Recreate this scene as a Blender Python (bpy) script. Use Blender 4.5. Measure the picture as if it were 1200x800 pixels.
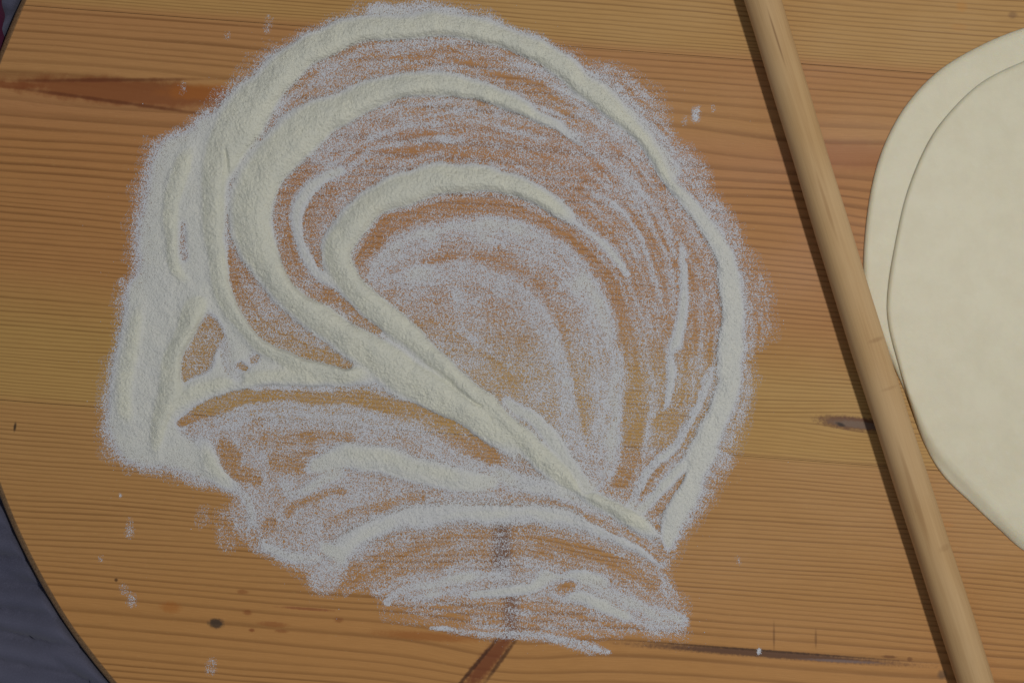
import bpy, math
import numpy as np
from mathutils import Vector

# ------------------------------------------------------------------ camera, light, exposure
scene = bpy.context.scene
for o in list(bpy.data.objects):
    bpy.data.objects.remove(o)
S = 0.00075                       # metres for one photograph pixel on the table top
CAM_H = 1.25
def wx(x): return (np.asarray(x, float) - 600.0) * S
def wy(y): return (400.0 - np.asarray(y, float)) * S
def lift(x, y, z):                # plan position of a point seen at photo pixel x, y standing z above the table
    k = (CAM_H - z) / CAM_H
    return float(wx(x)) * k, float(wy(y)) * k

cam_d = bpy.data.cameras.new('camera')
cam = bpy.data.objects.new('camera', cam_d)
scene.collection.objects.link(cam)
cam.location = (0, 0, CAM_H)
cam_d.sensor_width = 36.0
cam_d.lens = 36.0 * CAM_H / (1200 * S)
cam_d.clip_start = 0.05
cam_d.clip_end = 100
cam_d.dof.use_dof = True
cam_d.dof.focus_distance = CAM_H
cam_d.dof.aperture_fstop = 4.0
scene.camera = cam

world = bpy.data.worlds.new('World')
scene.world = world
world.use_nodes = True
bgn = world.node_tree.nodes['Background']
bgn.inputs[0].default_value = (0.86, 0.95, 1.12, 1)
bgn.inputs[1].default_value = 0.195

def area_lamp(name, loc, target, size, power, col):
    d = bpy.data.lights.new(name, 'AREA')
    d.shape = 'DISK'
    d.size = size
    d.energy = power
    d.color = col
    o = bpy.data.objects.new(name, d)
    scene.collection.objects.link(o)
    o.location = loc
    o.rotation_euler = (Vector(target) - Vector(loc)).to_track_quat('-Z', 'Y').to_euler()
    return o
area_lamp('key_lamp', (0.94, 0.22, 2.4), (0, 0, 0), 0.20, 32.0, (1.0, 0.965, 0.90))

scene.view_settings.view_transform = 'Standard'
scene.view_settings.look = 'None'
scene.view_settings.exposure = 0.0
scene.view_settings.gamma = 1.0
scene.render.resolution_x = 1024
scene.render.resolution_y = 682
rng = np.random.default_rng(7)

# ------------------------------------------------------------------ node helpers
class NT:
    def __init__(s, name):
        s.mat = bpy.data.materials.new(name)
        s.mat.use_nodes = True
        s.t = s.mat.node_tree
        s.n = s.t.nodes
        s.bsdf = s.n['Principled BSDF']
    def put(s, sock, v):
        if hasattr(v, 'is_linked'):
            s.t.links.new(v, sock)
        elif isinstance(v, (tuple, list)):
            sock.default_value = tuple(v) if len(v) == len(sock.default_value) else tuple(v) + (1,)
        else:
            sock.default_value = v
    def m(s, op, a, b=0.0, c=0.0, clamp=False):
        n = s.n.new('ShaderNodeMath')
        n.operation = op
        n.use_clamp = clamp
        s.put(n.inputs[0], a); s.put(n.inputs[1], b); s.put(n.inputs[2], c)
        return n.outputs[0]
    def add(s, a, b): return s.m('ADD', a, b)
    def sub(s, a, b): return s.m('SUBTRACT', a, b)
    def mul(s, a, b): return s.m('MULTIPLY', a, b)
    def obj(s):
        return s.n.new('ShaderNodeTexCoord').outputs['Object']
    def attr(s, name):
        n = s.n.new('ShaderNodeAttribute')
        n.attribute_name = name
        return n.outputs['Fac']
    def sep(s, v):
        n = s.n.new('ShaderNodeSeparateXYZ')
        s.put(n.inputs[0], v)
        return n.outputs
    def comb(s, x, y, z=0.0):
        n = s.n.new('ShaderNodeCombineXYZ')
        s.put(n.inputs[0], x); s.put(n.inputs[1], y); s.put(n.inputs[2], z)
        return n.outputs[0]
    def noise(s, vec, scale, detail=2.0, rough=0.5, dist=0.0):
        n = s.n.new('ShaderNodeTexNoise')
        s.put(n.inputs['Vector'], vec)
        n.inputs['Scale'].default_value = scale
        n.inputs['Detail'].default_value = detail
        n.inputs['Roughness'].default_value = rough
        n.inputs['Distortion'].default_value = dist
        return n.outputs[0]
    def white(s, v):
        n = s.n.new('ShaderNodeTexWhiteNoise')
        n.noise_dimensions = '1D'
        s.put(n.inputs['W'], v)
        return n.outputs['Value']
    def rng(s, v, a, b, c, d, smooth=True):
        n = s.n.new('ShaderNodeMapRange')
        n.interpolation_type = 'SMOOTHSTEP' if smooth else 'LINEAR'
        s.put(n.inputs[0], v)
        for i, q in enumerate((a, b, c, d)):
            s.put(n.inputs[i + 1], q)
        return n.outputs[0]
    def ramp(s, v, stops, interp='LINEAR'):
        n = s.n.new('ShaderNodeValToRGB')
        cr = n.color_ramp
        cr.interpolation = interp
        while len(cr.elements) < len(stops):
            cr.elements.new(0.5)
        for e, (p, c) in zip(cr.elements, stops):
            e.position = p
            e.color = tuple(c) + (1,) if len(c) == 3 else c
        s.put(n.inputs[0], v)
        return n.outputs[0]
    def mix(s, f, a, b, mode='MIX'):
        n = s.n.new('ShaderNodeMix')
        n.data_type = 'RGBA'
        n.blend_type = mode
        s.put(n.inputs[0], f); s.put(n.inputs[6], a); s.put(n.inputs[7], b)
        return n.outputs[2]
    def curve(s, v, pts):
        n = s.n.new('ShaderNodeFloatCurve')
        c = n.mapping.curves[0]
        while len(c.points) < len(pts):
            c.points.new(0.5, 0.5)
        for p, (x, y) in zip(c.points, pts):
            p.location = (x, y)
            p.handle_type = 'VECTOR'
        n.mapping.update()
        s.put(n.inputs['Value'], v)
        return n.outputs[0]
    def bump(s, h, strength, dist):
        n = s.n.new('ShaderNodeBump')
        n.inputs['Strength'].default_value = strength
        n.inputs['Distance'].default_value = dist
        s.put(n.inputs['Height'], h)
        s.t.links.new(n.outputs[0], s.bsdf.inputs['Normal'])
    def out(s, col, rough=0.6, spec=0.3):
        s.put(s.bsdf.inputs['Base Color'], col)
        s.put(s.bsdf.inputs['Roughness'], rough)
        s.put(s.bsdf.inputs['Specular IOR Level'], spec)
        return s.mat

def srgb(r, g, b, k=1.0):
    f = lambda c: ((c / 255 + 0.055) / 1.055) ** 2.4 if c > 10 else c / 255 / 12.92
    return (f(r) * k, f(g) * k, f(b) * k)

# ------------------------------------------------------------------ pine board material (photo pixel units, along u / across v)
SLOPE = 0.075
def pine_material():
    t = NT('pine_board')
    x, y, z = t.sep(t.obj())
    px = t.m('MULTIPLY_ADD', x, 1 / S, 600.0)
    py = t.m('MULTIPLY_ADD', y, -1 / S, 400.0)
    # across-the-grain coordinate, straight along the joints of the planks
    v0 = t.sub(py, t.mul(t.sub(px, 900.0), SLOPE))
    P = t.comb(px, py)
    # wandering of the grain: long and slow, then a finer shiver
    lowv = t.comb(t.mul(px, 0.0022), t.mul(v0, 0.012), t.mul(z, 1 / S * 0.012))
    w1 = t.mul(t.sub(t.noise(lowv, 1.0, 1.0, 0.4), 0.5), 17.0)
    midv = t.comb(t.mul(px, 0.010), t.mul(v0, 0.05))
    w2 = t.mul(t.sub(t.noise(midv, 1.0, 2.0, 0.5), 0.5), 2.2)
    v = t.add(v0, t.add(w1, w2))
    # deflection round the knots
    def bell(cx, cy, a, b, ang=0.0):
        ca, sa = math.cos(ang), math.sin(ang)
        dx, dy = t.sub(px, cx), t.sub(py, cy)
        p = t.mul(t.add(t.mul(dx, ca), t.mul(dy, sa)), 1 / a)
        q = t.mul(t.sub(t.mul(dy, ca), t.mul(dx, sa)), 1 / b)
        r = t.m('SQRT', t.add(t.mul(p, p), t.mul(q, q)))
        return r, q
    def deflect(vv, cx, cy, a, b, amp, ang=0.0):
        r, q = bell(cx, cy, a, b, ang)
        g = t.m('EXPONENT', t.mul(t.mul(r, r), -1.0))
        return t.sub(vv, t.mul(t.mul(g, q), amp))
    v = deflect(v, 1015, 497, 75, 22, 16)
    v = deflect(v, 590, 700, 95, 90, 34)
    v = deflect(v, 130, 108, 160, 26, 12)
    v = deflect(v, 930, 205, 120, 46, -20, 0.05)
    # cumulated growth rings over v: (v, spacing in px)
    sp = [(-420, 8), (-300, 12), (-200, 16), (-100, 9), (-30, 7.5), (20, 7), (50, 5), (71.9, 4), (72, 8.5), (122, 10), (140, 17), (160, 26),
          (200, 22), (222, 15), (250, 10.5), (300, 8), (350, 6.8), (430, 5.8), (535.9, 5), (536, 5.2), (600, 6.4),
          (735, 7.2), (762, 22), (800, 16), (830, 9), (949.9, 7), (950, 9), (1150, 10)]
    vs = np.arange(-420, 1151, 1.0)
    dens = 1.0 / np.interp(vs, [a for a, b in sp], [b for a, b in sp])
    cum = np.concatenate([[0], np.cumsum(dens)[:-1]])
    tot = cum[-1]
    knots = sorted(set([-420, 1150] + list(np.arange(-400, 1150, 25).tolist()) + [72, 536, 950, 140, 160, 185, 215, 762]))
    pts = [((k + 420) / 1570.0, float(np.interp(k, vs, cum)) / tot) for k in knots]
    vn = t.m('MULTIPLY_ADD', v, 1 / 1570.0, 420 / 1570.0)
    phase = t.mul(t.curve(vn, pts), float(tot))
    jit = t.mul(t.noise(t.comb(t.mul(px, 0.0006), t.mul(v, 0.05)), 1.0, 2.0), 1.0)
    phase = t.mul(t.add(phase, jit), 1.16)
    fr = t.m('FRACT', phase)
    ring = t.m('FLOOR', phase)
    # late wood: rises slowly, drops sharply
    late = t.rng(fr, 0.42, 0.84, 0.0, 1.0)
    drop = t.rng(fr, 0.88, 1.0, 1.0, 0.0)
    line = t.mul(late, drop)
    strength = t.m('MULTIPLY_ADD', t.white(ring), 0.45, 0.50)
    fade = t.rng(t.noise(t.comb(t.mul(px, 0.006), t.mul(v, 0.03)), 1.0, 2.0), 0.3, 0.7, 0.72, 1.1)
    line = t.m('MULTIPLY', t.mul(line, strength), fade, clamp=True)
    # plank tones across v, left / right drift
    tone = t.ramp(t.m('MULTIPLY_ADD', t.add(v0, t.mul(w1, 0.8)), 1 / 1570.0, 420 / 1570.0), [
        (0.0, srgb(176, 128, 72)), ((60 + 420) / 1570, srgb(182, 140, 80)), ((73 + 420) / 1570, srgb(174, 122, 72)),
        ((150 + 420) / 1570, srgb(178, 128, 76)), ((185 + 420) / 1570, srgb(174, 120, 74)), ((230 + 420) / 1570, srgb(176, 120, 68)),
        ((380 + 420) / 1570, srgb(176, 124, 70)), ((450 + 420) / 1570, srgb(182, 142, 78)), ((530 + 420) / 1570, srgb(184, 144, 80)),
        ((540 + 420) / 1570, srgb(180, 134, 78)), ((700 + 420) / 1570, srgb(180, 130, 74)), ((770 + 420) / 1570, srgb(182, 128, 70)),
        (1.0, srgb(178, 130, 74))])
    tone = t.mix(1.0, tone, (1.09, 1.125, 1.20), 'MULTIPLY')
    dark = t.mix(0.66, tone, srgb(108, 66, 24))
    big = t.noise(t.comb(t.mul(px, 0.004), t.mul(py, 0.008)), 1.0, 3.0, 0.55)
    col = t.mix(t.rng(big, 0.25, 0.75, 0.0, 0.30), tone, srgb(178, 128, 68))
    col = t.mix(t.mul(line, 0.92), col, dark)
    # fibre
    fib = t.noise(t.comb(t.mul(px, 0.03), t.mul(v, 0.9)), 1.0, 3.0, 0.65)
    col = t.mix(t.rng(fib, 0.3, 0.75, 0.0, 0.20), col, srgb(120, 78, 36))
    fl = t.noise(t.comb(t.mul(px, 0.12), t.mul(v, 0.6), 3.0), 1.0, 2.0, 0.6)
    col = t.mix(t.rng(fl, 0.55, 0.8, 0.0, 0.14), col, srgb(208, 170, 112))
    # marks that belong to the wood
    wob = t.mul(t.sub(t.noise(P, 0.06, 3.0, 0.6), 0.5), 0.9)
    wob2 = t.mul(t.sub(t.noise(P, 0.25, 3.0, 0.6), 0.5), 0.9)
    def mark(col, cx, cy, a, b, ang, c, f=1.0, soft=0.35, fine=False):
        r, q = bell(cx, cy, a, b, math.radians(ang))
        r = t.add(r, wob2 if fine else wob)
        k = t.rng(r, 1.0 - soft, 1.0 + soft, f, 0.0)
        return t.mix(k, col, c)
    red = srgb(128, 66, 26)
    col = mark(col, 150, 108, 135, 15, 4.5, red, 0.78, 0.35)
    col = mark(col, 125, 94, 105, 2.0, -0.5, srgb(96, 46, 16), 0.7, 0.7)
    col = mark(col, 132, 119, 112, 2.0, 8, srgb(96, 46, 16), 0.7, 0.7)
    col = mark(col, 10, 100, 40, 4, 2, red, 0.7, 0.4)
    col = mark(col, 235, 108, 45, 9, 0, srgb(168, 98, 34), 0.6, 0.4)
    col = mark(col, 1000, 183, 70, 16, 4, srgb(150, 88, 52), 0.42, 0.5)
    # spike knot
    col = mark(col, 572, 774, 46, 10, -50, srgb(112, 52, 22), 0.85, 0.5, True)
    col = mark(col, 556, 780, 46, 2.2, -50, srgb(52, 22, 8), 0.75, 0.6, True)
    col = mark(col, 588, 772, 34, 2.2, -54, srgb(52, 22, 8), 0.7, 0.6, True)
    col = mark(col, 588, 645, 11, 40, 0, srgb(84, 44, 36), 0.7, 0.6, True)
    col = mark(col, 599, 712, 9, 30, 4, srgb(96, 48, 30), 0.65, 0.6, True)
    # long pitch streak and its two little cross cuts
    col = mark(col, 900, 766, 150, 4.2, 4.3, srgb(88, 58, 42), 0.9, 0.45, True)
    col = mark(col, 900, 762, 140, 1.1, 4.3, srgb(46, 26, 16), 0.7, 0.7, True)
    col = mark(col, 985, 774, 40, 1.6, 3.0, srgb(130, 112, 108), 0.6, 0.6, True)
    col = mark(col, 907, 746, 1.3, 15, 0, srgb(96, 58, 22), 0.5, 0.6)
    col = mark(col, 956, 748, 1.3, 9, 0, srgb(96, 58, 22), 0.5, 0.6)
    # knot by the rolling pin
    col = mark(col, 1003, 496, 44, 7.5, 6, srgb(92, 52, 36), 0.85, 0.35, True)
    col = mark(col, 1010, 498, 34, 4.0, 6, srgb(118, 96, 80), 0.85, 0.4, True)
    col = mark(col, 985, 497, 5, 2.0, 20, srgb(40, 26, 20), 0.9, 0.6, True)
    # small stains
    col = mark(col, 253, 730, 8.5, 5.5, 5, srgb(46, 42, 36), 0.85, 0.4, True)
    col = mark(col, 17.5, 500, 1.5, 5, 8, srgb(50, 38, 24), 0.9, 0.6)
    for cx, cy, a, b, c, f in [(200, 711, 11, 6, srgb(164, 92, 24), 0.5), (284, 693, 6, 2.5, red, 0.5), (320, 731, 16, 3, srgb(140, 76, 30), 0.5),
                               (290, 717, 5, 3, red, 0.55), (330, 739, 7, 2, red, 0.5), (360, 713, 30, 1.6, srgb(128, 62, 36), 0.6),
                               (397, 726, 5, 3, red, 0.5), (500, 745, 55, 5, srgb(150, 84, 26), 0.6), (1127, 8, 6, 6, srgb(190, 128, 50), 0.4),
                               (1124, 32, 9, 4, srgb(186, 124, 54), 0.25), (1105, 614, 12, 3, srgb(190, 124, 50), 0.3), (295, 738, 3, 2, red, 0.7),
                               (1042, 769, 8, 1.6, srgb(104, 60, 26), 0.7), (1066, 772, 3, 2.5, srgb(104, 60, 26), 0.6), (136, 679, 2, 2, srgb(60, 34, 16), 0.8),
                               (1104, 790, 5, 5, srgb(70, 60, 50), 0.6), (1187, 18, 5, 4, srgb(110, 76, 50), 0.5)]:
        col = mark(col, cx, cy, a, b, 4, c, f, 0.5, True)
    # end grain shows darker and drier where the face turns down at the rim
    nrm = t.n.new('ShaderNodeNewGeometry').outputs['Normal']
    nz = t.sep(nrm)[2]
    rim = t.rng(nz, 0.80, 0.97, 1.0, 0.0)
    eg = t.noise(t.comb(t.mul(px, 0.5), t.mul(py, 0.5), t.mul(z, 400.0)), 1.0, 3.0, 0.6)
    col = t.mix(t.mul(rim, 0.85), col, t.mix(t.rng(eg, 0.3, 0.7, 0.0, 1.0), srgb(160, 128, 92), srgb(112, 84, 56)))
    t.bump(t.add(t.mul(line, -0.6), t.mul(fib, 0.5)), 0.35, 0.0004)
    rough = t.rng(big, 0.2, 0.8, 0.48, 0.64)
    return t.out(col, rough, 0.28)

def cloth_material(name, c1, c2):
    t = NT(name)
    P = t.obj()
    x, y, z = t.sep(P)
    weave = t.mul(t.m('SINE', t.mul(x, 5200.0)), t.m('SINE', t.mul(y, 5200.0)))
    n = t.noise(P, 9.0, 4.0, 0.6)
    f = t.noise(t.comb(t.mul(x, 900.0), t.mul(y, 900.0)), 1.0, 2.0, 0.6)
    col = t.mix(t.rng(n, 0.3, 0.7, 0.0, 1.0), c1, c2)
    col = t.mix(t.rng(f, 0.4, 0.8, 0.0, 0.25), col, tuple(min(1, q * 1.8) for q in c2))
    t.bump(t.add(weave, t.mul(f, 2.0)), 0.25, 0.0003)
    t.bsdf.inputs['Sheen Weight'].default_value = 0.15
    return t.out(col, 0.9, 0.12)

def dough_material():
    t = NT('dough')
    P = t.obj()
    n1 = t.noise(P, 45.0, 5.0, 0.65)
    n2 = t.noise(P, 160.0, 3.0, 0.6)
    n3 = t.noise(P, 900.0, 2.0, 0.6)
    col = t.mix(t.rng(n1, 0.3, 0.72, 0.0, 1.0), srgb(219, 212, 186), srgb(214, 206, 179))
    col = t.mix(t.rng(n2, 0.52, 0.8, 0.0, 0.10), col, srgb(194, 186, 164))
    col = t.mix(t.rng(n2, 0.18, 0.42, 0.3, 0.0), col, srgb(226, 222, 206))
    t.bump(t.add(t.mul(n2, 0.8), t.mul(n3, 0.35)), 0.22, 0.0007)
    t.bsdf.inputs['Subsurface Weight'].default_value = 0.55
    t.bsdf.inputs['Subsurface Radius'].default_value = (1.0, 0.7, 0.4)
    t.bsdf.inputs['Subsurface Scale'].default_value = 0.0035
    return t.out(col, 0.46, 0.32)

def pin_material():
    t = NT('rolling_pin_wood')
    x, y, z = t.sep(t.obj())          # x runs along the pin
    st = t.comb(t.mul(x, 6.0), t.mul(y, 420.0), t.mul(z, 420.0))
    n = t.noise(st, 1.0, 3.0, 0.6)
    st2 = t.comb(t.mul(x, 30.0), t.mul(y, 1300.0), t.mul(z, 1300.0))
    n2 = t.noise(st2, 1.0, 2.0, 0.6)
    big = t.noise(t.comb(t.mul(x, 7.0), t.mul(y, 25.0), t.mul(z, 25.0)), 1.0, 3.0, 0.5)
    col = t.mix(t.rng(n, 0.3, 0.7, 0.0, 1.0), srgb(192, 156, 108), srgb(180, 143, 97))
    col = t.mix(t.rng(big, 0.3, 0.75, 0.0, 0.6), col, srgb(206, 176, 134))
    col = t.mix(t.rng(n2, 0.55, 0.85, 0.0, 0.35), col, srgb(140, 102, 62))
    # faint turning marks around the pin and one narrow check along it
    tm = t.noise(t.comb(t.mul(x, 55.0), t.mul(y, 20.0), t.mul(z, 20.0)), 1.0, 3.0, 0.7)
    col = t.mix(t.rng(tm, 0.68, 0.74, 0.0, 0.10), col, srgb(120, 86, 54))
    # a narrow drying check near one end and two shallow nicks
    def nick(col, cx, cy, a, b, c, f):
        p_, q_ = t.mul(t.sub(x, cx), 1 / a), t.mul(t.sub(y, cy), 1 / b)
        r_ = t.add(t.m('SQRT', t.add(t.mul(p_, p_), t.mul(q_, q_))), t.mul(t.sub(big, 0.5), 1.2))
        return t.mix(t.mul(t.rng(r_, 0.4, 1.3, f, 0.0), t.rng(z, 0.015, 0.022, 0.0, 1.0)), col, c)
    col = nick(col, 0.098, -0.002, 0.026, 0.0009, srgb(116, 82, 52), 0.55)
    col = nick(col, 0.372, 0.004, 0.0022, 0.008, srgb(136, 100, 66), 0.35)
    col = nick(col, 0.415, 0.001, 0.0016, 0.009, srgb(140, 104, 68), 0.25)
    col = nick(col, 0.560, 0.006, 0.003, 0.006, srgb(140, 104, 68), 0.25)
    col = nick(col, 0.250, -0.004, 0.035, 0.0016, srgb(150, 112, 72), 0.45)
    col = nick(col, 0.500, -0.006, 0.050, 0.0022, srgb(146, 108, 68), 0.45)
    dots = t.noise(t.comb(t.mul(x, 120.0), t.mul(y, 300.0), t.mul(z, 300.0)), 1.0, 1.0, 0.5)
    col = t.mix(t.rng(dots, 0.78, 0.84, 0.0, 0.3), col, srgb(104, 72, 46))
    t.bump(t.add(n, t.mul(n2, 0.6)), 0.25, 0.0004)
    return t.out(col, 0.72, 0.2)

def flour_material():
    t = NT('flour')
    th, cv = t.attr('thick'), t.attr('cover')
    P = t.obj()
    x, y, z = t.sep(P)
    q = t.comb(x, t.mul(y, 0.72), z)
    g1 = t.noise(q, 1250.0, 1.0, 0.5)
    g2 = t.noise(q, 620.0, 2.0, 0.6)
    g = t.add(t.mul(t.sub(g1, 0.5), 1.25), t.mul(t.sub(g2, 0.5), 0.75))
    m = t.noise(P, 60.0, 3.0, 0.55)
    cream = t.mix(t.rng(m, 0.3, 0.7, 0.0, 1.0), srgb(219, 218, 202), srgb(212, 212, 199))
    col = t.mix(th, srgb(207, 208, 213), cream)
    vo = t.n.new('ShaderNodeTexVoronoi')
    t.put(vo.inputs['Vector'], q)
    vo.inputs['Scale'].default_value = 1900.0
    u = t.sep(vo.outputs['Color'])[0]
    u = t.m('MULTIPLY_ADD', t.sub(g2, 0.5), 0.5, t.m('MULTIPLY_ADD', u, 0.92, 0.04))
    t.put(t.bsdf.inputs['Alpha'], t.rng(t.sub(t.m('MULTIPLY_ADD', t.attr('relief'), 0.45, cv), u), -0.24, 0.24, 0.0, 1.0))
    t.bump(g, 0.8, 0.0009)
    return t.out(col, 0.95, 0.05)

MAT = dict(pine=pine_material(), dough=dough_material(), pin=pin_material(), flour=flour_material(),
           grey=cloth_material('grey_cloth', srgb(70, 71, 88), srgb(88, 88, 104)),
           maroon=cloth_material('maroon_cloth', srgb(58, 12, 38), srgb(78, 22, 54)),
           floor=cloth_material('floor_rug', srgb(84, 74, 68), srgb(98, 86, 76)))

def link(name, mesh, mat, parent=None):
    o = bpy.data.objects.new(name, mesh)
    scene.collection.objects.link(o)
    if mat: mesh.materials.append(mat)
    if parent: o.parent = parent
    return o
def tag(o, label=None, cat=None, kind=None, group=None):
    if label: o['label'] = label
    if cat: o['category'] = cat
    if kind: o['kind'] = kind
    if group: o['group'] = group
    return o
def smooth(mesh, flag=True):
    mesh.polygons.foreach_set('use_smooth', [flag] * len(mesh.polygons))
def grid_mesh(name, X, Y, Z):
    h, w = X.shape
    co = np.stack([X, Y, Z], -1).reshape(-1, 3)
    i = np.arange(h * w).reshape(h, w)
    q = np.stack([i[:-1, :-1], i[:-1, 1:], i[1:, 1:], i[1:, :-1]], -1).reshape(-1, 4)
    me = bpy.data.meshes.new(name)
    me.from_pydata(co.tolist(), [], q.tolist())
    smooth(me)
    return me
def blur(a, s):
    h, w = a.shape
    fy = np.fft.fftfreq(h)[:, None]; fx = np.fft.rfftfreq(w)[None]
    return np.fft.irfft2(np.fft.rfft2(a) * np.exp(-2 * (np.pi * s) ** 2 * (fx * fx + fy * fy)), s=a.shape)
def sstep(a, b, x):
    t = np.clip((x - a) / (b - a), 0, 1)
    return t * t * (3 - 2 * t)

# ------------------------------------------------------------------ setting: floor
FLOOR_Z = -0.062
me = grid_mesh('floor', *np.meshgrid(np.linspace(-4, 4, 9), np.linspace(-4, 4, 9)), np.full((9, 9), FLOOR_Z))
tag(link('floor', me, MAT['floor']), kind='structure')

# ------------------------------------------------------------------ round board of pine planks on two battens
R = 744 * S
BC = (float(wx(690)), float(wy(320)))
ang = -math.atan(SLOPE)                 # planks run slightly downhill to the right
def plank_mesh(v0, v1):
    """slab between two joints of the board, cut by the round rim; v is measured across the grain (metres, from the centre)"""
    N = 150
    prof = [(0.011, -0.030), (0.006, -0.030), (0.0015, -0.0255), (0.0, -0.020), (0.0002, -0.013), (0.0014, -0.0088), (0.0036, -0.0052), (0.0062, -0.0024), (0.0082, -0.0006), (0.0092, 0.0)]
    gap = 0.00004
    rings = []
    for k, (ins, z) in enumerate(prof):
        Rk = R - ins
        a, b = max(v0, -Rk), min(v1, Rk)
        # joint edges: eased very slightly
        e = 0.00016 if z >= 0 else 0.0
        a += gap + (e if v0 > -Rk else 0); b -= gap + (e if v1 < Rk else 0)
        th0, th1 = math.asin(a / Rk), math.asin(b / Rk)
        th = np.linspace(th0, th1, N)
        right = np.stack([Rk * np.cos(th), Rk * np.sin(th)], 1)
        left = np.stack([-Rk * np.cos(th[::-1]), Rk * np.sin(th[::-1])], 1)
        p = np.concatenate([right, left])
        an = np.arctan2(p[:, 1], p[:, 0])
        rim = sum(np.sin(an * f_ + f_ * 1.7 + k * g_) / f_ for f_, g_ in ((23, 0.1), (41, 0.2), (67, 0.4), (131, 0.8), (223, 1.1)))
        p[:, 0] *= 1 + 0.010 * rim * (0.4 + ins / 0.009)      # hand-sawn rim, not a true circle
        c, s = math.cos(ang), math.sin(ang)
        rings.append([(BC[0] + c * q[0] - s * q[1], BC[1] + s * q[0] + c * q[1], z) for q in p])
    n = 2 * N
    co = [p for r in rings for p in r]
    fa = [list(range(n))[::-1]]
    for k in range(len(prof) - 1):
        for i in range(n):
            j = (i + 1) % n
            fa.append([k * n + i, k * n + j, (k + 1) * n + j, (k + 1) * n + i])
    fa.append([(len(prof) - 1) * n + i for i in range(n)])
    me = bpy.data.meshes.new('plank')
    me.from_pydata(co, [], fa)
    return me
board = bpy.data.objects.new('round_board', None)
scene.collection.objects.link(board)
board.location = (0, 0, 0)
tag(board, 'big round varnished pine board dusted with flour, knotted planks with dark growth rings', 'pastry board')
def vcoord(yat900):                     # joint passing through pixel (900, y): signed distance across the grain
    X, Y = float(wx(900)) - BC[0], float(wy(yat900)) - BC[1]
    return -math.sin(ang) * X + math.cos(ang) * Y
js = [9.0, vcoord(72), vcoord(536), vcoord(950), -9.0]
for hi, lo in zip(js[:-1], js[1:]):
    link('plank', plank_mesh(lo, hi), MAT['pine'], board)
def box_mesh(name, L, W, z0, z1, bev=0.004):
    pr = [(0, z0), (0, z1 - bev), (bev, z1)]
    co, fa = [], []
    for d, z in [(bev, z0), (0, z0 + bev)] + [(0, z1 - bev), (bev, z1)]:
        for sx, sy in ((-1, -1), (1, -1), (1, 1), (-1, 1)):
            co.append((sx * (L / 2 - d), sy * (W / 2 - d), z))
    fa.append([3, 2, 1, 0])
    for k in range(3):
        for i in range(4):
            j = (i + 1) % 4
            fa.append([4 * k + i, 4 * k + j, 4 * k + 4 + j, 4 * k + 4 + i])
    fa.append([12, 13, 14, 15])
    me = bpy.data.meshes.new(name)
    me.from_pydata(co, [], fa)
    return me
for off in (-0.20, 0.20):
    b = link('batten', box_mesh('batten', 0.07, 0.74, FLOOR_Z + 0.0045, -0.0300), MAT['pine'], board)
    b.location = (BC[0] + off * math.cos(ang), BC[1] + off * math.sin(ang), 0)
    b.rotation_euler = (0, 0, ang)

# ------------------------------------------------------------------ grey cloth under the board, folded where it shows at the lower left
rad_ = np.concatenate([np.linspace(0.02, R - 0.012, 12), R + np.array([-0.003, 0.0006, 0.0015, 0.003, 0.005, 0.008, 0.012, 0.017]), np.linspace(R + 0.020, R + 0.17, 50), np.linspace(R + 0.18, 1.15, 60)])
rr_, aa = np.meshgrid(rad_, np.linspace(0, 2 * np.pi, 1001))
gx, gy = BC[0] + rr_ * np.cos(aa), BC[1] + rr_ * np.sin(aa)
def waves(n, kmin, kmax, seed):
    g = np.random.default_rng(seed)
    k = g.uniform(kmin, kmax, n); a_ = g.uniform(0, 2 * np.pi, n); p = g.uniform(0, 6.28, n)
    return sum(np.sin(gx * k[i] * np.cos(a_[i]) + gy * k[i] * np.sin(a_[i]) + p[i]) for i in range(n)) / math.sqrt(n / 2)
nz = waves(8, 10, 26, 1)
d1 = gx * 0.36 + gy * 0.93
crease = np.abs(np.sin(d1 * 120 + 1.5 * nz)) ** 0.5
crease2 = np.abs(np.sin((gx * 0.75 + gy * 0.5) * 66 + 1.6 * nz + 1)) ** 0.5
fold = 0.009 * crease + 0.006 * crease2 + 0.0025 * waves(8, 30, 60, 2) + 0.0006 * waves(10, 90, 160, 3)
out = sstep(R - 0.001, R + 0.004, rr_)
zc = FLOOR_Z + 0.003 + out * (0.044 + (1.5 * fold - 0.018).clip(-0.024, 0.011)) * (1 - 0.65 * sstep(R + 0.12, R + 0.4, rr_))
me = grid_mesh('grey_cloth', gx, gy, zc)
c = link('grey_cloth', me, MAT['grey'])
tag(c, 'slate grey cloth with soft folds spread underneath the round board', 'cloth')

# ------------------------------------------------------------------ maroon cloth bundle beside the rim at the upper left
cx, cy = lift(-66, -34, -0.02)
u, w = np.meshgrid(np.linspace(0, 2 * np.pi, 97), np.linspace(0, np.pi / 2, 33))
nb = blur(rng.standard_normal(u.shape), 2.5); nb /= nb.std(); nb[:, -1] = nb[:, 0]
rad = 1 + 0.05 * np.sin(7 * u + 2 * np.sin(2 * w)) + 0.03 * nb * np.sin(w * 2)
X = cx + 0.062 * rad * np.cos(u) * np.cos(w) ** 0.6
Y = cy + 0.120 * rad * np.sin(u) * np.cos(w) ** 0.6
Z = FLOOR_Z + 0.056 + 0.016 * rad * np.sin(w) - 0.03 * (w < 0.01)
me = grid_mesh('maroon_cloth', X, Y, Z)
tag(link('maroon_cloth', me, MAT['maroon']), 'dark maroon cloth bundle lying on the grey cloth at the rim of the board', 'cloth')

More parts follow.
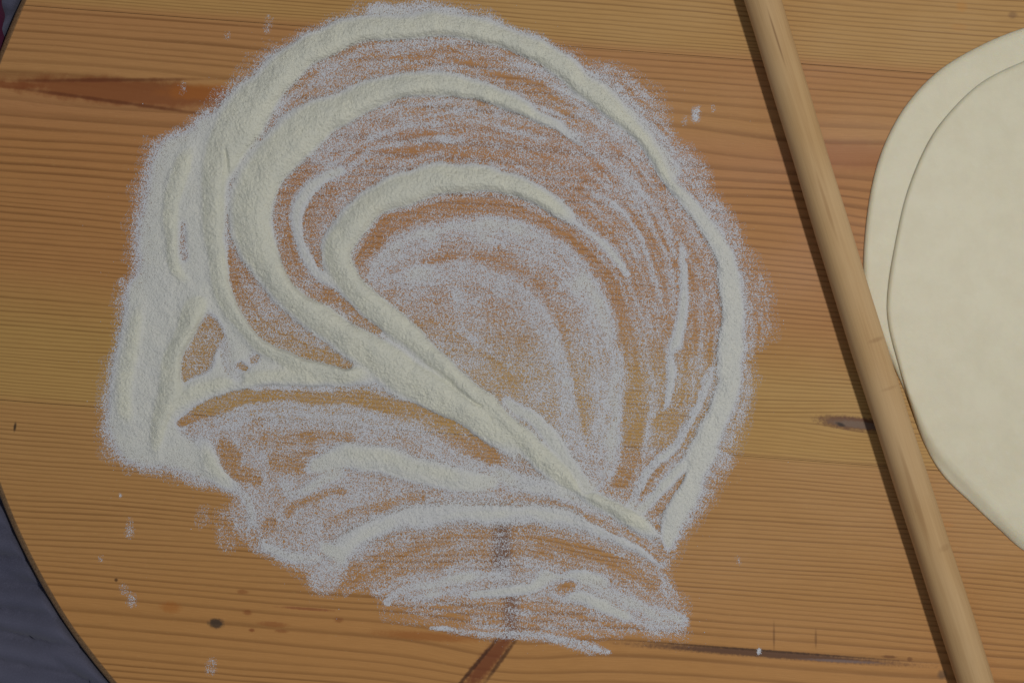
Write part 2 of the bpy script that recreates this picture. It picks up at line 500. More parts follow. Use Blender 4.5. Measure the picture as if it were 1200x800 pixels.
# ------------------------------------------------------------------ dough sheets
def catmull(pts, n=12, closed=False):
    p = np.array(pts, float)
    if closed: p = np.vstack([p[-1], p, p[0], p[1]])
    else: p = np.vstack([2 * p[0] - p[1], p, 2 * p[-1] - p[-2]])
    t = np.linspace(0, 1, n, endpoint=False)[:, None]
    o = []
    for a, b, c, d in zip(p[:-3], p[1:-2], p[2:-1], p[3:]):
        o.append(0.5 * (2 * b + (c - a) * t + (2 * a - 5 * b + 4 * c - d) * t * t + (3 * b - a - 3 * c + d) * t ** 3))
    o = np.vstack(o)
    return o if closed else np.vstack([o, p[-2]])
def inside_dist(px, py, poly):
    """signed distance (inside positive) from pixels to a closed outline"""
    x, y = np.asarray(px, float).ravel(), np.asarray(py, float).ravel()
    best = np.full(x.shape, 1e18); ins = np.zeros(x.shape, bool)
    n = len(poly)
    for i in range(n):
        ax, ay = poly[i]; bx, by = poly[(i + 1) % n]
        dx, dy = bx - ax, by - ay
        L = dx * dx + dy * dy + 1e-12
        t = np.clip(((x - ax) * dx + (y - ay) * dy) / L, 0, 1)
        best = np.minimum(best, (x - ax - t * dx) ** 2 + (y - ay - t * dy) ** 2)
        if ay != by:
            ins ^= ((ay > y) != (by > y)) & (x < (bx - ax) * (y - ay) / (by - ay) + ax)
    d = np.sqrt(best)
    return np.where(ins, d, -d).reshape(np.shape(px))
low_pts = [(1292, 20), (1250, 22), (1200, 33), (1150, 53), (1100, 83), (1062, 123), (1036, 170), (1021, 220), (1013, 280), (1012, 330), (1020, 365), (1034, 400),
           (1052, 440), (1070, 480), (1092, 524), (1122, 560), (1160, 598), (1196, 634), (1240, 656), (1285, 648), (1322, 600), (1344, 510), (1352, 400), (1350, 290), (1338, 180), (1325, 80), (1316, 36)]
up_pts = [(1305, 46), (1255, 53), (1200, 72), (1150, 97), (1111, 134), (1085, 172), (1062, 228), (1048, 290), (1040, 343), (1041, 380), (1053, 428), (1068, 478),
          (1084, 522), (1106, 558), (1139, 590), (1170, 619), (1200, 645), (1245, 666), (1290, 656), (1330, 606), (1354, 510), (1362, 400), (1360, 300), (1350, 190), (1342, 110), (1332, 62)]
def sheet_mesh(name, pts, thick, base_fn, seed, und):
    # the traced outline is where the edge appears; bring it back to where it stands
    out = catmull(pts, 9, True)
    g = np.random.default_rng(seed)
    c0 = out.mean(0)
    n = len(out)
    dv = out - c0
    dl = np.hypot(dv[:, 0], dv[:, 1])[:, None]
    e = thick / S * 1.5
    prof = [(0.0, 0.0), (0.10, 0.16), (0.45, 0.40), (1.0, 0.63), (1.7, 0.82), (2.5, 0.94), (3.2, 1.0)]
    rings, zs = [], []
    for d, z in prof:
        rings.append(out - dv / dl * d * e / 3.2); zs.append(np.full(n, z * thick))
    for f in (0.985, 0.97, 0.95, 0.92, 0.88, 0.83, 0.77, 0.70, 0.62, 0.53, 0.43, 0.32, 0.21, 0.10):
        rings.append(c0 + (out - c0) * (f - 3.2 * e / 3.2 / dl)); zs.append(np.full(n, thick))
    P = np.array(rings); Zt = np.array(zs)
    ph = g.uniform(0, 6.28, 10); kx = g.normal(0, 0.025, 10); ky = g.normal(0, 0.025, 10)
    wav = sum(np.sin(P[..., 0] * kx[i] + P[..., 1] * ky[i] + ph[i]) for i in range(10)) / 4.0
    flat = np.minimum(1, np.linspace(0, len(rings) / 8, len(rings)))[:, None]
    base = base_fn(P[..., 0], P[..., 1])
    over = np.clip(np.hypot(wx(P[..., 0]) - BC[0], wy(P[..., 1]) - BC[1]) - (R - 0.009), 0, None)
    base = base - np.where(over < 0.03, over ** 2 / 0.05, 0.018 + (over - 0.03) * 0.9).clip(0, 0.034)     # hangs over the rim
    Z = 0.0003 + base + Zt + und * (0.6 + wav) .clip(-0.2, 3) * flat
    k = (CAM_H - Z) / CAM_H
    X, Y = wx(P[..., 0]) * k, wy(P[..., 1]) * k
    m = len(rings)
    co = np.stack([X, Y, Z], -1).reshape(-1, 3).tolist()
    fa = [list(range(n))]
    for a in range(m - 1):
        for i in range(n):
            j = (i + 1) % n
            fa.append([a * n + i, (a + 1) * n + i, (a + 1) * n + j, a * n + j])
    co.append((float(X[-1].mean()), float(Y[-1].mean()), float(Z[-1].mean())))
    for i in range(n):
        fa.append([(m - 1) * n + i, m * n, (m - 1) * n + (i + 1) % n])
    me = bpy.data.meshes.new(name)
    me.from_pydata(co, [], fa)
    smooth(me)
    me.polygons[0].use_smooth = False
    return me
lo_out = catmull(low_pts, 9, True)
o = link('dough_sheet', sheet_mesh('dough_sheet', low_pts, 0.0026, lambda x, y: np.zeros_like(x), 3, 0.00025), MAT['dough'])
tag(o, 'rolled dough sheet lying underneath another, only its rounded rim showing', 'dough', group='stacked dough sheets')
o = link('dough_sheet', sheet_mesh('dough_sheet', up_pts, 0.0022, lambda x, y: 0.0031 * sstep(-6, 5, inside_dist(x, y, lo_out)), 4, 0.0004), MAT['dough'])
tag(o, 'smooth cream rolled dough sheet on top of the other one', 'dough', group='stacked dough sheets')

# ------------------------------------------------------------------ thin rolling pin
PR = 0.0152
a = np.array(lift(893.5 - 250 * 0.1, -80, PR)); b = np.array(lift(1143.5 + 250 * 0.0875, 870, PR))
Lp = float(np.hypot(*(b - a)))
nS, nA = 160, 48
s = np.concatenate([[0, 0.0015, 0.004, 0.008, 0.014], np.linspace(0.022, Lp - 0.022, nS), [Lp - 0.014, Lp - 0.008, Lp - 0.004, Lp - 0.0015, Lp]])
endr = np.minimum(np.clip(1 - (1 - np.clip(s / 0.012, 0, 1)) ** 2, 0.02, 1) ** 0.5, np.clip(1 - (1 - np.clip((Lp - s) / 0.012, 0, 1)) ** 2, 0.02, 1) ** 0.5)
wob = 1 + 0.012 * np.sin(s * 21 + 1) + 0.008 * np.sin(s * 53)
th = np.linspace(0, 2 * np.pi, nA, endpoint=False)
rr = (PR * endr * wob)[:, None] * (1 + 0.012 * np.sin(3 * th[None] + s[:, None] * 4) + 0.006 * np.sin(5 * th[None] - s[:, None] * 9))
bow = 0.0022 * np.sin(np.pi * (s / Lp)) ** 2 * np.sign(1)
co = np.stack([np.repeat(s[:, None], nA, 1), rr * np.cos(th) - bow[:, None] * 0 + (-bow[:, None]), rr * np.sin(th)], -1)
zmin = co[..., 2].min()
co[..., 2] -= zmin
co = co.reshape(-1, 3).tolist()
fa = [list(range(nA))[::-1]]
for i in range(len(s) - 1):
    for j in range(nA):
        k = (j + 1) % nA
        fa.append([i * nA + j, i * nA + k, (i + 1) * nA + k, (i + 1) * nA + j])
fa.append([(len(s) - 1) * nA + j for j in range(nA)])
me = bpy.data.meshes.new('rolling_pin')
me.from_pydata(co, [], [f[::-1] for f in fa])
smooth(me)
pin = link('rolling_pin', me, MAT['pin'])
pin.location = (a[0], a[1], 0.0002)
pin.rotation_euler = (0, 0, math.atan2(b[1] - a[1], b[0] - a[0]))
tag(pin, 'long thin plain wooden rolling pin lying on the board beside the dough', 'rolling pin')

# ------------------------------------------------------------------ flour: swept ridges and dust, one relief plus loose grains
G = 1.0
X0, X1, Y0, Y1 = 90, 925, -20, 795
gx, gy = np.meshgrid(np.arange(X0, X1, G), np.arange(Y0, Y1, G))
H_, W_ = gx.shape
C = np.zeros(gx.shape); Hh = np.zeros(gx.shape)
# the hand's sweep is never a ruled line: bend the drawing coordinates a little
def fnoise(s):
    n = blur(rng.standard_normal(gx.shape), s / G)
    return n / n.std()
QX = gx + 1.6 * fnoise(14) + 0.5 * fnoise(5)
QY = gy + 1.6 * fnoise(14) + 0.5 * fnoise(5)

def stroke_t(pts):
    """normalised distance to a stroke of varying half width; pts (x, y, w)"""
    p = catmull(pts, 10)
    T = np.full(gx.shape, 9.0); E = np.ones(gx.shape); SG = np.zeros(gx.shape); WL = np.zeros(gx.shape)
    cl = np.concatenate([[0], np.cumsum(np.hypot(*np.diff(p[:, :2], axis=0).T))])
    for k_, ((ax, ay, aw), (bx, by, bw)) in enumerate(zip(p[:-1], p[1:])):
        mw = max(aw, bw) * 2.1 + 4
        i0 = int((min(ay, by) - mw - Y0) / G); i1 = int((max(ay, by) + mw - Y0) / G) + 2
        j0 = int((min(ax, bx) - mw - X0) / G); j1 = int((max(ax, bx) + mw - X0) / G) + 2
        i0, j0 = max(i0, 0), max(j0, 0)
        if i1 <= i0 or j1 <= j0: continue
        x, y = QX[i0:i1, j0:j1], QY[i0:i1, j0:j1]
        dx, dy = bx - ax, by - ay
        t = np.clip(((x - ax) * dx + (y - ay) * dy) / (dx * dx + dy * dy + 1e-9), 0, 1)
        d = np.hypot(x - ax - t * dx, y - ay - t * dy) / np.maximum(aw + t * (bw - aw), 0.5)
        nearer = d < T[i0:i1, j0:j1]
        side = np.where((x - ax) * dy - (y - ay) * dx > 0, 1.0, -1.0) * d * np.maximum(aw + t * (bw - aw), 0.5)
        SG[i0:i1, j0:j1] = np.where(nearer, side, SG[i0:i1, j0:j1])
        arc = cl[k_] + t * (cl[k_ + 1] - cl[k_])
        E[i0:i1, j0:j1] = np.where(nearer, np.minimum(arc, cl[-1] - arc), E[i0:i1, j0:j1])
        WL[i0:i1, j0:j1] = np.where(nearer, aw + t * (bw - aw), WL[i0:i1, j0:j1])
        T[i0:i1, j0:j1] = np.minimum(T[i0:i1, j0:j1], d)
    global ENDS, SIDE, WIDE
    WIDE = WL
    SIDE = SG
    ENDS = E                              # distance along the stroke from its nearer end
    return T
def wd(pts, w):
    return [p if len(p) == 3 else (p[0], p[1], w) for p in pts]
def ridge(pts, h, w=10, c=1.0, e0=0.45, e1=1.50, pw=1.9, end=45.0, lean=0.30):
    global C, Hh
    f = 0.92 if h > 4 else 1.0
    T = stroke_t([(a_, b_, c_ * f) for a_, b_, c_ in wd(pts, w)])
    sd = np.where(SIDE > 0, T, -T) * (1 if lean >= 0 else -1)
    al = abs(lean)
    # pushed-up flour: the crest leans to one side, steep there, long and thin on the other
    pr = np.where(sd > al, (sd - al) / (1.30 - al), (al - sd) / (1.45 + al))
    T = np.where(sd > 0, T, T * (1 - 0.62 * al))
    if lean: e1 = e1 * np.where(sd > 0, 0.93, 1.12)
    fade = 0.55 + 0.45 * sstep(0, end * 0.8, ENDS) if h > 4 else 1.0
    C = np.maximum(C, c * fade * sstep(e1, e0, T))
    if h > 4: h = h * np.clip(WIDE / 15.0, 0.12, 1.0)
    add = h * np.clip(1 - pr ** 2, 0, 1) ** pw * sstep(-8, end, ENDS)
    Hh = (Hh ** 3 + add ** 3) ** (1 / 3)
sr = np.random.default_rng(21)
def streaks():
    """finger lines that run along the stroke just drawn: a smooth random profile over the distance from its spine"""
    xs = np.arange(-60, 61, 3.2)
    return np.interp(SIDE, xs, sr.standard_normal(len(xs)))
def dust(pts, c, w=10, e0=0.6, e1=1.4, keep=0.0, st=0.085):
    global C, Hh
    k = sstep(e1, e0, stroke_t(wd(pts, w)))
    C = C * (1 - k) + np.clip(c + st * streaks() * min(1, w / 6), 0, 1) * k
    Hh = Hh * (1 - k * (1 - keep))
def fill(poly, c, h=0.0, soft=6.0):
    global C, Hh
    d = inside_dist(QX, QY, catmull(poly, 5, True))
    k = sstep(-soft, soft, d)
    C = C * (1 - k) + c * k
    Hh = np.maximum(Hh * (1 - k), 0) + h * k * sstep(-soft, 44, d)

outline = [(230,150),(262,113),(298,72),(345,42),(400,24),(430,8),(480,2),(530,6),(570,22),(610,40),(650,58),(690,75),(722,77),(750,92),(770,112),(783,140),
           (793,163),(810,178),(826,198),(832,226),(850,245),(868,264),(876,290),(888,320),(896,350),(902,380),(896,408),(877,420),(874,470),(868,510),(860,540),
           (845,565),(820,597),(800,627),(788,650),(780,668),(792,692),(806,722),(800,745),(770,745),(735,733),(700,745),(640,738),(560,738),(500,722),(470,712),(450,706),
           (440,692),(400,686),(385,694),(370,690),(358,668),(330,655),(300,637),(272,625),(262,605),(280,588),(268,575),(235,568),(200,556),(165,552),
           (135,540),(122,510),(118,470),(125,440),(132,400),(140,350),(150,320),(149,290),(158,255),(160,220),(172,195),(180,168),(205,155)]
OUT = inside_dist(QX, QY, np.array(outline, float))
C = 0.52 * sstep(-9, 9, OUT)
# --- wiped lanes and dust fields inside
fill([(690,230),(760,230),(830,300),(845,380),(835,460),(800,520),(750,560),(735,500),(745,400),(720,300)], 0.36, soft=18)
fill([(560,120),(640,150),(720,195),(790,255),(800,300),(740,300),(690,250),(620,190),(540,150)], 0.46, soft=12)
dust([(275,178,6),(305,130,14),(350,96,15),(400,72,15),(460,62,17),(520,66,18),(580,82,17),(640,112,15),(690,150,10)], 0.40)
dust([(325,131),(360,103),(395,80),(430,60),(480,50),(540,52)], 0.66, 5)
dust([(540,58),(580,60),(620,78),(650,95),(690,130)], 0.58, 9)
dust([(600,95),(640,110),(665,130)], 0.42, 8)
dust([(352,255,8),(362,228,9),(390,200,10),(430,180,11),(480,166,12),(540,164,12),(600,176,12),(650,200,12),(690,232,10)], 0.36)
dust([(378,196),(420,168),(460,150),(510,140),(560,137),(600,148),(640,162)], 0.68, 7)
dust([(372,222),(410,192),(450,176),(500,165),(540,160)], 0.62, 5)
dust([(440,183),(480,178),(530,178),(580,186)], 0.34, 5)
# mass of the left side
fill([(214,152),(186,172),(166,240),(156,320),(140,400),(128,450),(124,500),(136,532),(165,548),(205,552),(235,562),(262,570),(285,580),(255,545),(240,505),(232,480),(262,455),(320,448),(390,448),
      (330,420),(290,390),(268,350),(264,300),(266,230),(282,170),(300,140),(262,130)], 0.94, 1.3, 12)
# top band
ridge([(440,14,10),(480,12,12),(530,18,12),(575,36,12)], 0.3, c=0.78, e0=0.5, e1=1.5)
ridge([(650,80,12),(700,105,22),(740,135,24),(765,165,20),(790,200,14)], 0.4, c=0.80, e0=0.4, e1=1.5)
# the outer arc
ridge([(795,224,7),(772,188,8),(745,152,10),(712,120,13),(680,95,13),(650,74,13),(615,53,13),(560,34,14),(500,27,14),(440,33,14),(390,48,16),(345,72,19),(312,104,23),(284,142,25),(262,178,23),
       (251,215,17),(248,255,14),(249,295,13),(253,325,13),(262,350,13),(278,373,12),(302,398,12),(332,418,13),(362,430,13),(402,438,12),(445,448,12)], 7.4)
ridge([(232,160,10),(212,195,12),(202,235,11),(201,285,10),(208,318,11),(226,342,13)], 7.2)
# furrow between the two left crests
dust([(216,262,3),(215,284,5),(219,302,3)], 0.62, e0=0.5, e1=1.6, keep=0.25)
ridge([(240,338,16),(222,370,15),(208,405,14),(200,440,14),(193,470,13),(184,505,11),(180,530,9),(192,548,7)], 7.6)
ridge([(162,335,13),(153,400,15),(146,460,14),(150,520,12)], 3.4, c=0.96, lean=0.25)
ridge([(188,500,12),(205,470,15),(240,455,14),(280,446,13),(320,441,12),(370,440,11),(420,444,11)], 3.4, lean=0)
# pocket between the ridges at the left
fill([(243,366),(226,390),(209,443),(228,440),(246,432),(250,408),(262,396)], 0.34, soft=4)
dust([(262,402,9),(266,425,10),(280,444,8)], 0.80, keep=0.3)
dust([(284,428,5),(290,432,4)], 0.35, e0=0.5)
dust([(300,422,4),(304,418,3)], 0.55, e0=0.5)
# the second arc
ridge([(712,186,4),(690,170,6),(660,151,7),(635,139,8),(600,119,10),(560,105,12),(520,98,14),(480,99,15),(440,108,17),(400,128,20),(365,148,24),(335,172,27),(308,205,27),(294,245,26),(298,282,22),
       (312,313,18),(332,338,17),(358,360,17),(388,380,18),(420,402,21),(458,428,23),(498,453,22),(538,478,20),(572,502,17),(604,530,14),(630,555,10)], 7.4, end=120)
dust([(264,176,1),(265,200,3),(266,220,3),(267,250,1)], 0.93, e0=0.3, e1=1.7, keep=0.55)
# lane between outer arc's lower branch and the second arc
dust([(268,292,3),(272,325,6),(286,355,9),(310,383,12),(345,405,11),(385,418,8),(410,428,4)], 0.36, e0=0.75, e1=1.2)
# lane inside the second arc and the thin third streak
dust([(372,194,6),(345,216,8),(331,245,8),(330,280,9),(340,312,10),(362,336,10),(392,352,8),(420,364,4)], 0.34, e0=0.75, e1=1.25)
dust([(392,222,8),(372,245,9),(366,272,9),(374,300,8),(390,322,5)], 0.36, e0=0.7, e1=1.3)
ridge([(400,198,6),(372,214,8),(354,238,8),(346,264,7),(350,288,6),(362,308,6),(380,325,6),(402,340,6),(428,358,5)], 1.4, c=0.92)
# the third ridge
ridge([(690,276,6),(662,250,10),(632,228,12),(600,215,13),(560,208,15),(520,208,17),(480,218,18),(442,238,19),(412,262,19),(397,285,18),(396,306,17),(408,328,16),(430,350,15),(460,378,15),(490,403,14),
       (520,432,13),(550,460,14),(580,486,14),(612,514,13),(642,542,13),(668,565,12),(694,582,12),(720,597,13),(748,614,12),(770,630,8),(785,643,4)], 7.4, end=70)
dust([(382,346,3),(405,358,5),(428,373,5),(450,390,4)], 0.34, e0=0.6, e1=1.4)
dust([(450,390,4),(480,412,4),(510,436,3.5),(540,459,2.5),(566,478,1)], 0.93, e0=0.3, e1=1.7, keep=0.5)
dust([(676,262,6),(690,274,6),(705,284,7),(722,302,6),(736,325,4),(748,352,3)], 0.82, keep=0.6)
# inner fan
dust([(424,306,7),(440,281,9),(470,259,10),(520,243,10),(570,240,9),(618,254,8),(655,277,8),(688,302,9),(716,335,11),(730,380,12),(738,430,13),(740,480,13),(738,520,12),(728,560,10)], 0.26, e0=0.75, e1=1.25)
dust([(440,322,7),(462,296,12),(505,277,14),(560,268,15),(612,277,17),(655,298,19),(684,330,20),(702,370,18),(712,410,17),(716,460,16),(712,505,16),(704,545,18),(690,565,14)], 0.74, e0=0.7, e1=1.25)
fill([(462,350),(520,332),(580,338),(622,378),(646,425),(662,475),(664,515),(630,495),(575,450),(520,400)], 0.54, soft=7)
dust([(500,304,4),(545,299,5),(590,303,6),(620,322,6),(645,350,6),(662,385,6),(674,420,6),(684,460,6),(688,505,6)], 0.38, e0=0.6, e1=1.5)
dust([(448,334,8),(490,322,11),(540,319,11),(582,330,12),(620,358,12),(645,395,11),(660,435,10),(668,475,10),(674,520,11),(682,555,10)], 0.74, e0=0.7, e1=1.3)
dust([(540,395,20),(580,425,18),(610,455,16)], 0.42, e0=0.3, e1=1.6)
ridge([(594,470,6),(622,488,9),(645,510,10),(662,535,10),(680,560,10),(694,580,8)], 1.8, c=0.96)
# right side: outer rim of the sweep
ridge([(790,218,6),(812,243,9),(828,263,10),(842,290,11),(852,318,14),(858,350,16),(858,385,15),(854,420,14),(850,450,13),(843,480,13),(832,510,15),(818,540,18),(803,570,19),(792,600,16),(784,625,11),(783,640,5)], 2.0, c=0.97, e0=0.45, e1=1.45, lean=-0.35)
ridge([(735,145,5),(770,190,6),(800,228,6),(822,254,5)], 3.2, c=1)
dust([(768,232,5),(775,250,5),(785,275,5),(790,300,4)], 0.66)
dust([(800,285),(802,300)], 0.7, 3)
ridge([(799,290,3),(801,320,5),(801,350,6),(798,382,8),(791,412,8),(786,440,7),(781,468,4),(776,486,2)], 0.9, c=0.93, e0=0.5, e1=1.4)
dust([(740,330),(750,350),(760,380),(762,420),(764,460),(760,500),(756,540)], 0.55, 7)
dust([(800,420,10),(803,430,10)], 0.25); dust([(775,492,12),(785,488,12)], 0.25)
dust([(808,505,5),(780,535,7),(758,560,7),(748,578,5)], 0.22, e0=0.7)
dust([(806,545,4),(790,570,6),(772,596,6),(765,606,3)], 0.28, e0=0.7)
ridge([(836,430,3),(826,460,5),(808,497,6),(790,524,6),(766,544,6),(752,560,6),(744,582,5),(738,594,5)], 0.8, c=0.85, e0=0.5, e1=1.4)
ridge([(822,528,6),(800,548,7),(782,566,7),(766,582,7),(750,600,8)], 1.3, c=0.93, e0=0.5, e1=1.4)
dust([(700,178),(735,208),(765,240),(788,274)], 0.66, 5)
dust([(712,200),(745,235),(770,275),(784,320),(786,370)], 0.55, 4)
dust([(690,215),(730,255),(756,300),(772,350),(776,400)], 0.54, 4)
# --- the lower part
fill([(215,500),(270,482),(330,472),(420,478),(500,500),(560,540),(600,560),(660,575),(720,600),(775,645),(780,662),(720,640),(640,620),(560,618),(480,625),(420,648),(385,690),(370,690),(358,668),(325,655),(298,630),(290,600),(262,560),(240,530)], 0.66, soft=8)
dust([(214,494,5),(238,481,8),(270,469,8),(310,463,8),(350,461,8),(395,466,8),(440,470,9),(480,478,9),(515,494,10),(545,515,12),(570,537,11),(584,552,6)], 0.17, e0=0.75, e1=1.25)
dust([(500,492,6),(520,512,7),(545,535,6)], 0.42, e0=0.5, e1=1.5)
dust([(245,500),(285,487),(330,481),(375,482),(420,489),(462,500),(496,517),(528,538),(565,556)], 0.72, 10)
dust([(300,455),(340,452),(390,453)], 0.72, 3)
ridge([(222,520,10),(236,524,14),(243,540,13),(254,555,11),(272,569,9),(292,583,7)], 4.6)
dust([(266,520,9),(270,535,13),(282,552,12),(300,562,8)], 0.24, e0=0.6)
dust([(310,518,10),(345,515,10),(380,512,8),(410,515,6)], 0.34, e0=0.5)
dust([(325,540,14),(350,542,14),(364,536,8)], 0.24, e0=0.5)
dust([(284,512),(290,528),(286,540)], 0.66, 4)
dust([(292,520),(300,510)], 0.6, 4)
ridge([(370,545,12),(410,535,15),(450,542,17),(490,553,16),(530,562,14),(575,568,9)], 2.6, c=0.95, e0=0.5, e1=1.5)
ridge([(330,565,6),(345,580,7),(370,566,8),(400,556,8)], 0.6, c=0.85, e0=0.5, e1=1.5)
ridge([(580,555,10),(610,565,14),(650,572,14),(690,590,12)], 1.0, c=0.85, e0=0.4, e1=1.5)
dust([(338,600),(352,588),(376,580),(402,576)], 0.36, 5)
dust([(385,616),(405,603),(425,597),(455,590),(492,583)], 0.38, 5)
dust([(318,612,8),(319,620,8)], 0.32)
dust([(496,580,4),(497,588,4)], 0.3)
dust([(575,580),(610,588),(650,592)], 0.58, 6)
ridge([(282,578,7),(296,595,8),(299,618,8),(312,637,9),(345,650,9),(372,652,9)], 0.7, c=0.86, e0=0.3, e1=1.5)
ridge([(378,668,5),(386,656,10),(400,644,14),(425,626,15),(465,610,15),(510,604,16),(560,602,16),(620,604,16),(670,611,14),(705,621,11),(735,637,8),(758,650,5),(776,663,3)], 1.3, c=0.88, e0=0.3, e1=1.4)
ridge([(380,640,6),(396,646,8),(402,655,6)], 1.3, c=0.97)
dust([(692,605),(720,618),(750,634),(775,652)], 0.36, 5)
fill([(362,668),(380,655),(398,655),(404,668),(390,684),(378,692),(369,688)], 0.66, soft=6)
dust([(405,690,8),(430,668,12),(470,648,13),(515,636,13),(560,636,14),(620,640,14),(680,652,14),(720,664,14),(765,684,12)], 0.34, e0=0.7, e1=1.2)
dust([(440,690),(480,680),(530,668),(590,662)], 0.50, 8)
dust([(455,707,4),(475,694,8),(520,684,12),(580,680,15),(640,682,17),(690,694,17),(735,712,15),(775,722,12),(798,728,9)], 0.72, e0=0.6, e1=1.35)
ridge([(555,696,5),(590,694,7),(620,688,8),(640,674,10)], 1.6, c=0.95, e0=0.4, e1=1.5)
ridge([(650,674,6),(680,674,8),(710,684,8)], 1.4, c=0.93, e0=0.4, e1=1.5)
ridge([(655,694,5),(680,700,8),(705,709,8),(730,722,5)], 1.5, c=0.93, e0=0.4, e1=1.5)
dust([(660,688,7),(668,686,7)], 0.36, e0=0.4); dust([(606,674,9),(620,672,8)], 0.5, e0=0.4)
dust([(480,716,6),(540,716,9),(600,716,10),(660,722,10),(700,735,9),(740,738,6)], 0.32, e0=0.6)
dust([(455,722),(500,728),(540,728)], 0.14, 8)
ridge([(504,737,1.5),(520,738,2.5),(545,741,3),(590,742,4),(630,744,5),(665,749,6),(690,757,6),(712,763,3)], 0.3, c=0.76, e0=0.2, e1=1.6)
# loose clumps, smears and stray dust
for x, y, w_, c_ in [(816,135,6,0.46),(836,129,3,0.36),(803,142,4,0.3),(140,330,3.5,0.55),(151,612,4,0.26),(153,623,5,0.34),(146,690,5,0.18),(152,701,6,0.22),(141,580,1.6,0.8),(116,652,3,0.3),
                     (312,24,5,0.22),(312,34,4,0.32),(268,42,4,0.22),(215,103,5,0.15),(246,780,7,0.18),(869,655,4,0.12),(240,592,2,0.7),(240,605,12,0.16),(264,630,14,0.24),(890,764,3,0.9),(300,630,9,0.5)]:
    dust([(x, y - w_ * 0.6), (x + 0.3, y + w_ * 0.6)], c_, w_, e0=0.3, e1=1.3)
# patchiness of the dust
mid = 0.6 * fnoise(4.0) + 0.6 * fnoise(10.0)
def swirl(cx, cy, seed):
    """dust combed along circles round a point: noise stretched along the arc"""
    g_ = np.random.default_rng(seed)
    a_ = blur(g_.standard_normal((900, 640)), 0.01)
    F = np.fft.rfft2(a_)
    fy_, fx_ = np.fft.fftfreq(900)[:, None], np.fft.rfftfreq(640)[None]
    a_ = np.fft.irfft2(F * np.exp(-2 * np.pi ** 2 * ((1.5 * fy_) ** 2 + (9 * fx_) ** 2)), s=(900, 640))
    a_ /= a_.std()
    r_ = np.clip(np.hypot(QX - cx, QY - cy), 0, 897); t_ = (np.arctan2(QY - cy, QX - cx) + np.pi) / (2 * np.pi) * 639
    i_, j_ = r_.astype(int), np.clip(t_.astype(int), 0, 638)
    fr_, ft_ = r_ - i_, t_ - j_
    return (a_[i_, j_] * (1 - ft_) + a_[i_, j_ + 1] * ft_) * (1 - fr_) + (a_[i_ + 1, j_] * (1 - ft_) + a_[i_ + 1, j_ + 1] * ft_) * fr_
low = sstep(520, 590, gy + 0.25 * (gx - 600))
comb_ = (swirl(535, 400, 5) * (1 - low) * sstep(150, 230, np.hypot(gx - 535, gy - 400)) * sstep(400, 520, gx)
         + swirl(575, 950, 6) * low * sstep(330, 450, gx))
patch = 4 * C.clip(0, 1) * (1 - C.clip(0, 1))
C = C + (0.08 * mid + 0.10 * comb_) * patch
# stray grains fading outwards
fr = 0.24 * np.exp(-np.clip(-OUT, 0, None) / 7.0) * (OUT < 4) + 0.010 * np.exp(-np.clip(-OUT, 0, None) / 25.0)
C = np.clip(np.maximum(C, fr * (0.8 + 0.4 * fnoise(6))), 0, 1)

grain = blur(rng.standard_normal(gx.shape), 0.55); grain /= grain.std()
lump = fnoise(3.2); lump2 = fnoise(9)
Hs = blur(Hh, 1.0)
solid = sstep(0.3, 1.6, Hs)
Zmm = 0.05 + 0.10 * C + Hs * (1 + 0.05 * lump2) + (0.30 * grain + 0.22 * lump + 0.18 * fnoise(7)) * solid
Zmm = np.maximum(Zmm, 0.04)
keepv = C > 0.06
keepf = keepv[:-1, :-1] | keepv[1:, :-1] | keepv[:-1, 1:] | keepv[1:, 1:]
idx = np.arange(gx.size).reshape(gx.shape)
q = np.stack([idx[:-1, :-1], idx[1:, :-1], idx[1:, 1:], idx[:-1, 1:]], -1)[keepf]
used = np.unique(q)
remap = np.full(gx.size, -1); remap[used] = np.arange(len(used))
q = remap[q]
Zm = Zmm * 0.001
k = (CAM_H - np.maximum(Zm, 0)) / CAM_H
vx = (wx(gx) * k).ravel()[used]; vy = (wy(gy) * k).ravel()[used]; vz = Zm.ravel()[used]
thick = sstep(-0.1, 3.4, blur(Hs, 3.0 / G))
dense = blur(C, 3.0)
relief = sstep(0.3, 2.0, blur(Hs, 1.5))
thick = np.maximum(thick, 0.62 * sstep(0.72, 0.97, dense))      # deep flour reads creamy, thin dust cool
verts = np.stack([vx, vy, vz], 1)
thv = thick.ravel()[used]; cvv = C.ravel()[used]; rlv = relief.ravel()[used]
# loose grains (small tetrahedra) where dust lies and on the flanks
NG = 70000
prob = blur(np.clip(C, 0, 1) * 0.9 + 0.0, 2.0) * (1 - 0.55 * solid)
prob = np.clip(prob, 0, None).ravel(); prob /= prob.sum()
pick = rng.choice(prob.size, NG, p=prob)
jx = gx.ravel()[pick] + rng.uniform(-0.5, 0.5, NG) * G; jy = gy.ravel()[pick] + rng.uniform(-0.5, 0.5, NG) * G
jz = np.clip(Zmm.ravel()[pick], 0, None) * 0.001 + 0.0001
sz = rng.gamma(5.0, 0.00026 / 5.0, NG).clip(0.00012, 0.0008)
tet = np.array([(0, 0, 1.0), (0.94, 0, -0.33), (-0.47, 0.82, -0.33), (-0.47, -0.82, -0.33)])
e = rng.uniform(0, 2 * np.pi, (NG, 2))
c1, s1, c2, s2 = np.cos(e[:, 0]), np.sin(e[:, 0]), np.cos(e[:, 1]), np.sin(e[:, 1])
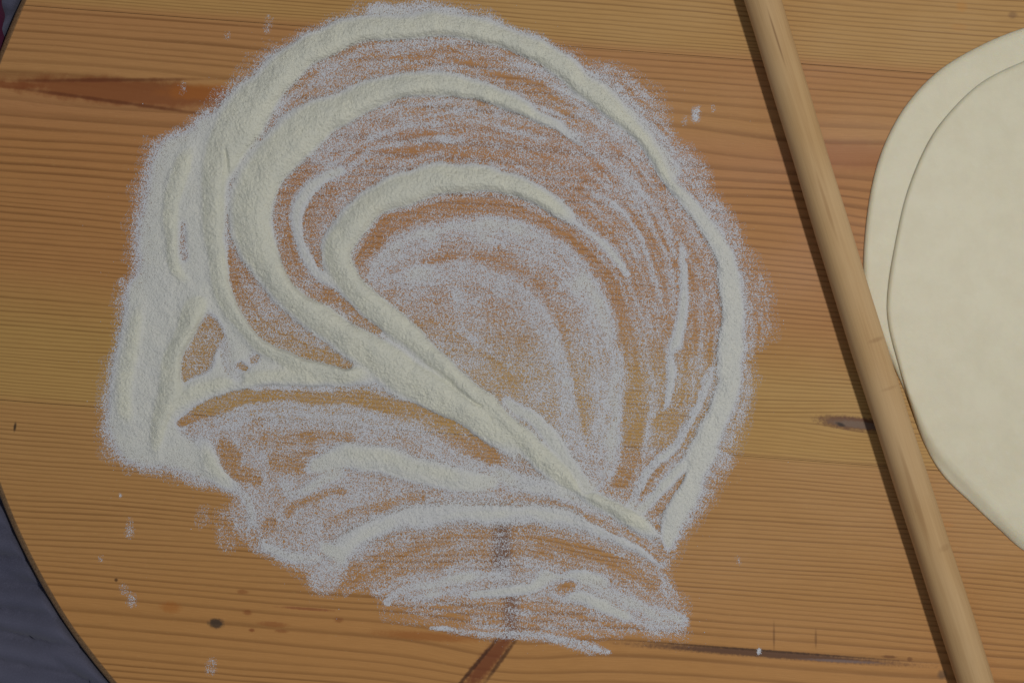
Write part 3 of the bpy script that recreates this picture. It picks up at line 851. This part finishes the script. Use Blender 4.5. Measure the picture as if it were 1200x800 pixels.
Rz = np.zeros((NG, 3, 3)); Rz[:, 0, 0] = c1; Rz[:, 0, 1] = -s1; Rz[:, 1, 0] = s1; Rz[:, 1, 1] = c1; Rz[:, 2, 2] = 1
Rx = np.zeros((NG, 3, 3)); Rx[:, 0, 0] = 1; Rx[:, 1, 1] = c2; Rx[:, 1, 2] = -s2; Rx[:, 2, 1] = s2; Rx[:, 2, 2] = c2
Rm = Rz @ Rx
tv = np.einsum('nij,kj->nki', Rm, tet) * sz[:, None, None]
tv += np.stack([wx(jx), wy(jy), jz], 1)[:, None, :]
tf = (np.arange(NG)[:, None, None] * 4 + np.array([(0, 1, 2), (0, 2, 3), (0, 3, 1), (1, 3, 2)])[None]).reshape(-1, 3) + len(verts)
allv = np.concatenate([verts, tv.reshape(-1, 3)]).astype(np.float32)
allt = np.concatenate([thv, np.repeat(thick.ravel()[pick], 4)]).astype(np.float32)
me = bpy.data.meshes.new('flour')
me.vertices.add(len(allv)); me.vertices.foreach_set('co', allv.ravel())
nl = q.size + tf.size
me.loops.add(nl); me.loops.foreach_set('vertex_index', np.concatenate([q.ravel(), tf.ravel()]).astype(np.int32))
npoly = len(q) + len(tf)
me.polygons.add(npoly)
me.polygons.foreach_set('loop_start', np.concatenate([np.arange(len(q)) * 4, q.size + np.arange(len(tf)) * 3]).astype(np.int32))
me.update(calc_edges=True)
cva = np.concatenate([cvv, np.full(4 * NG, 1.2)]).astype(np.float32)
at = me.attributes.new('cover', 'FLOAT', 'POINT'); at.data.foreach_set('value', cva)
at = me.attributes.new('relief', 'FLOAT', 'POINT'); at.data.foreach_set('value', np.concatenate([rlv, np.ones(4 * NG)]).astype(np.float32))
at = me.attributes.new('thick', 'FLOAT', 'POINT'); at.data.foreach_set('value', allt)
sm = np.zeros(npoly, bool); sm[:len(q)] = True
me.polygons.foreach_set('use_smooth', sm)
me.update()
fl = link('flour', me, MAT['flour'])
tag(fl, 'white flour swept by hand into curved ridges and dust on the board', 'flour', kind='stuff')
print('flour quads', len(q), 'tris', 2 * len(q) + len(tf))
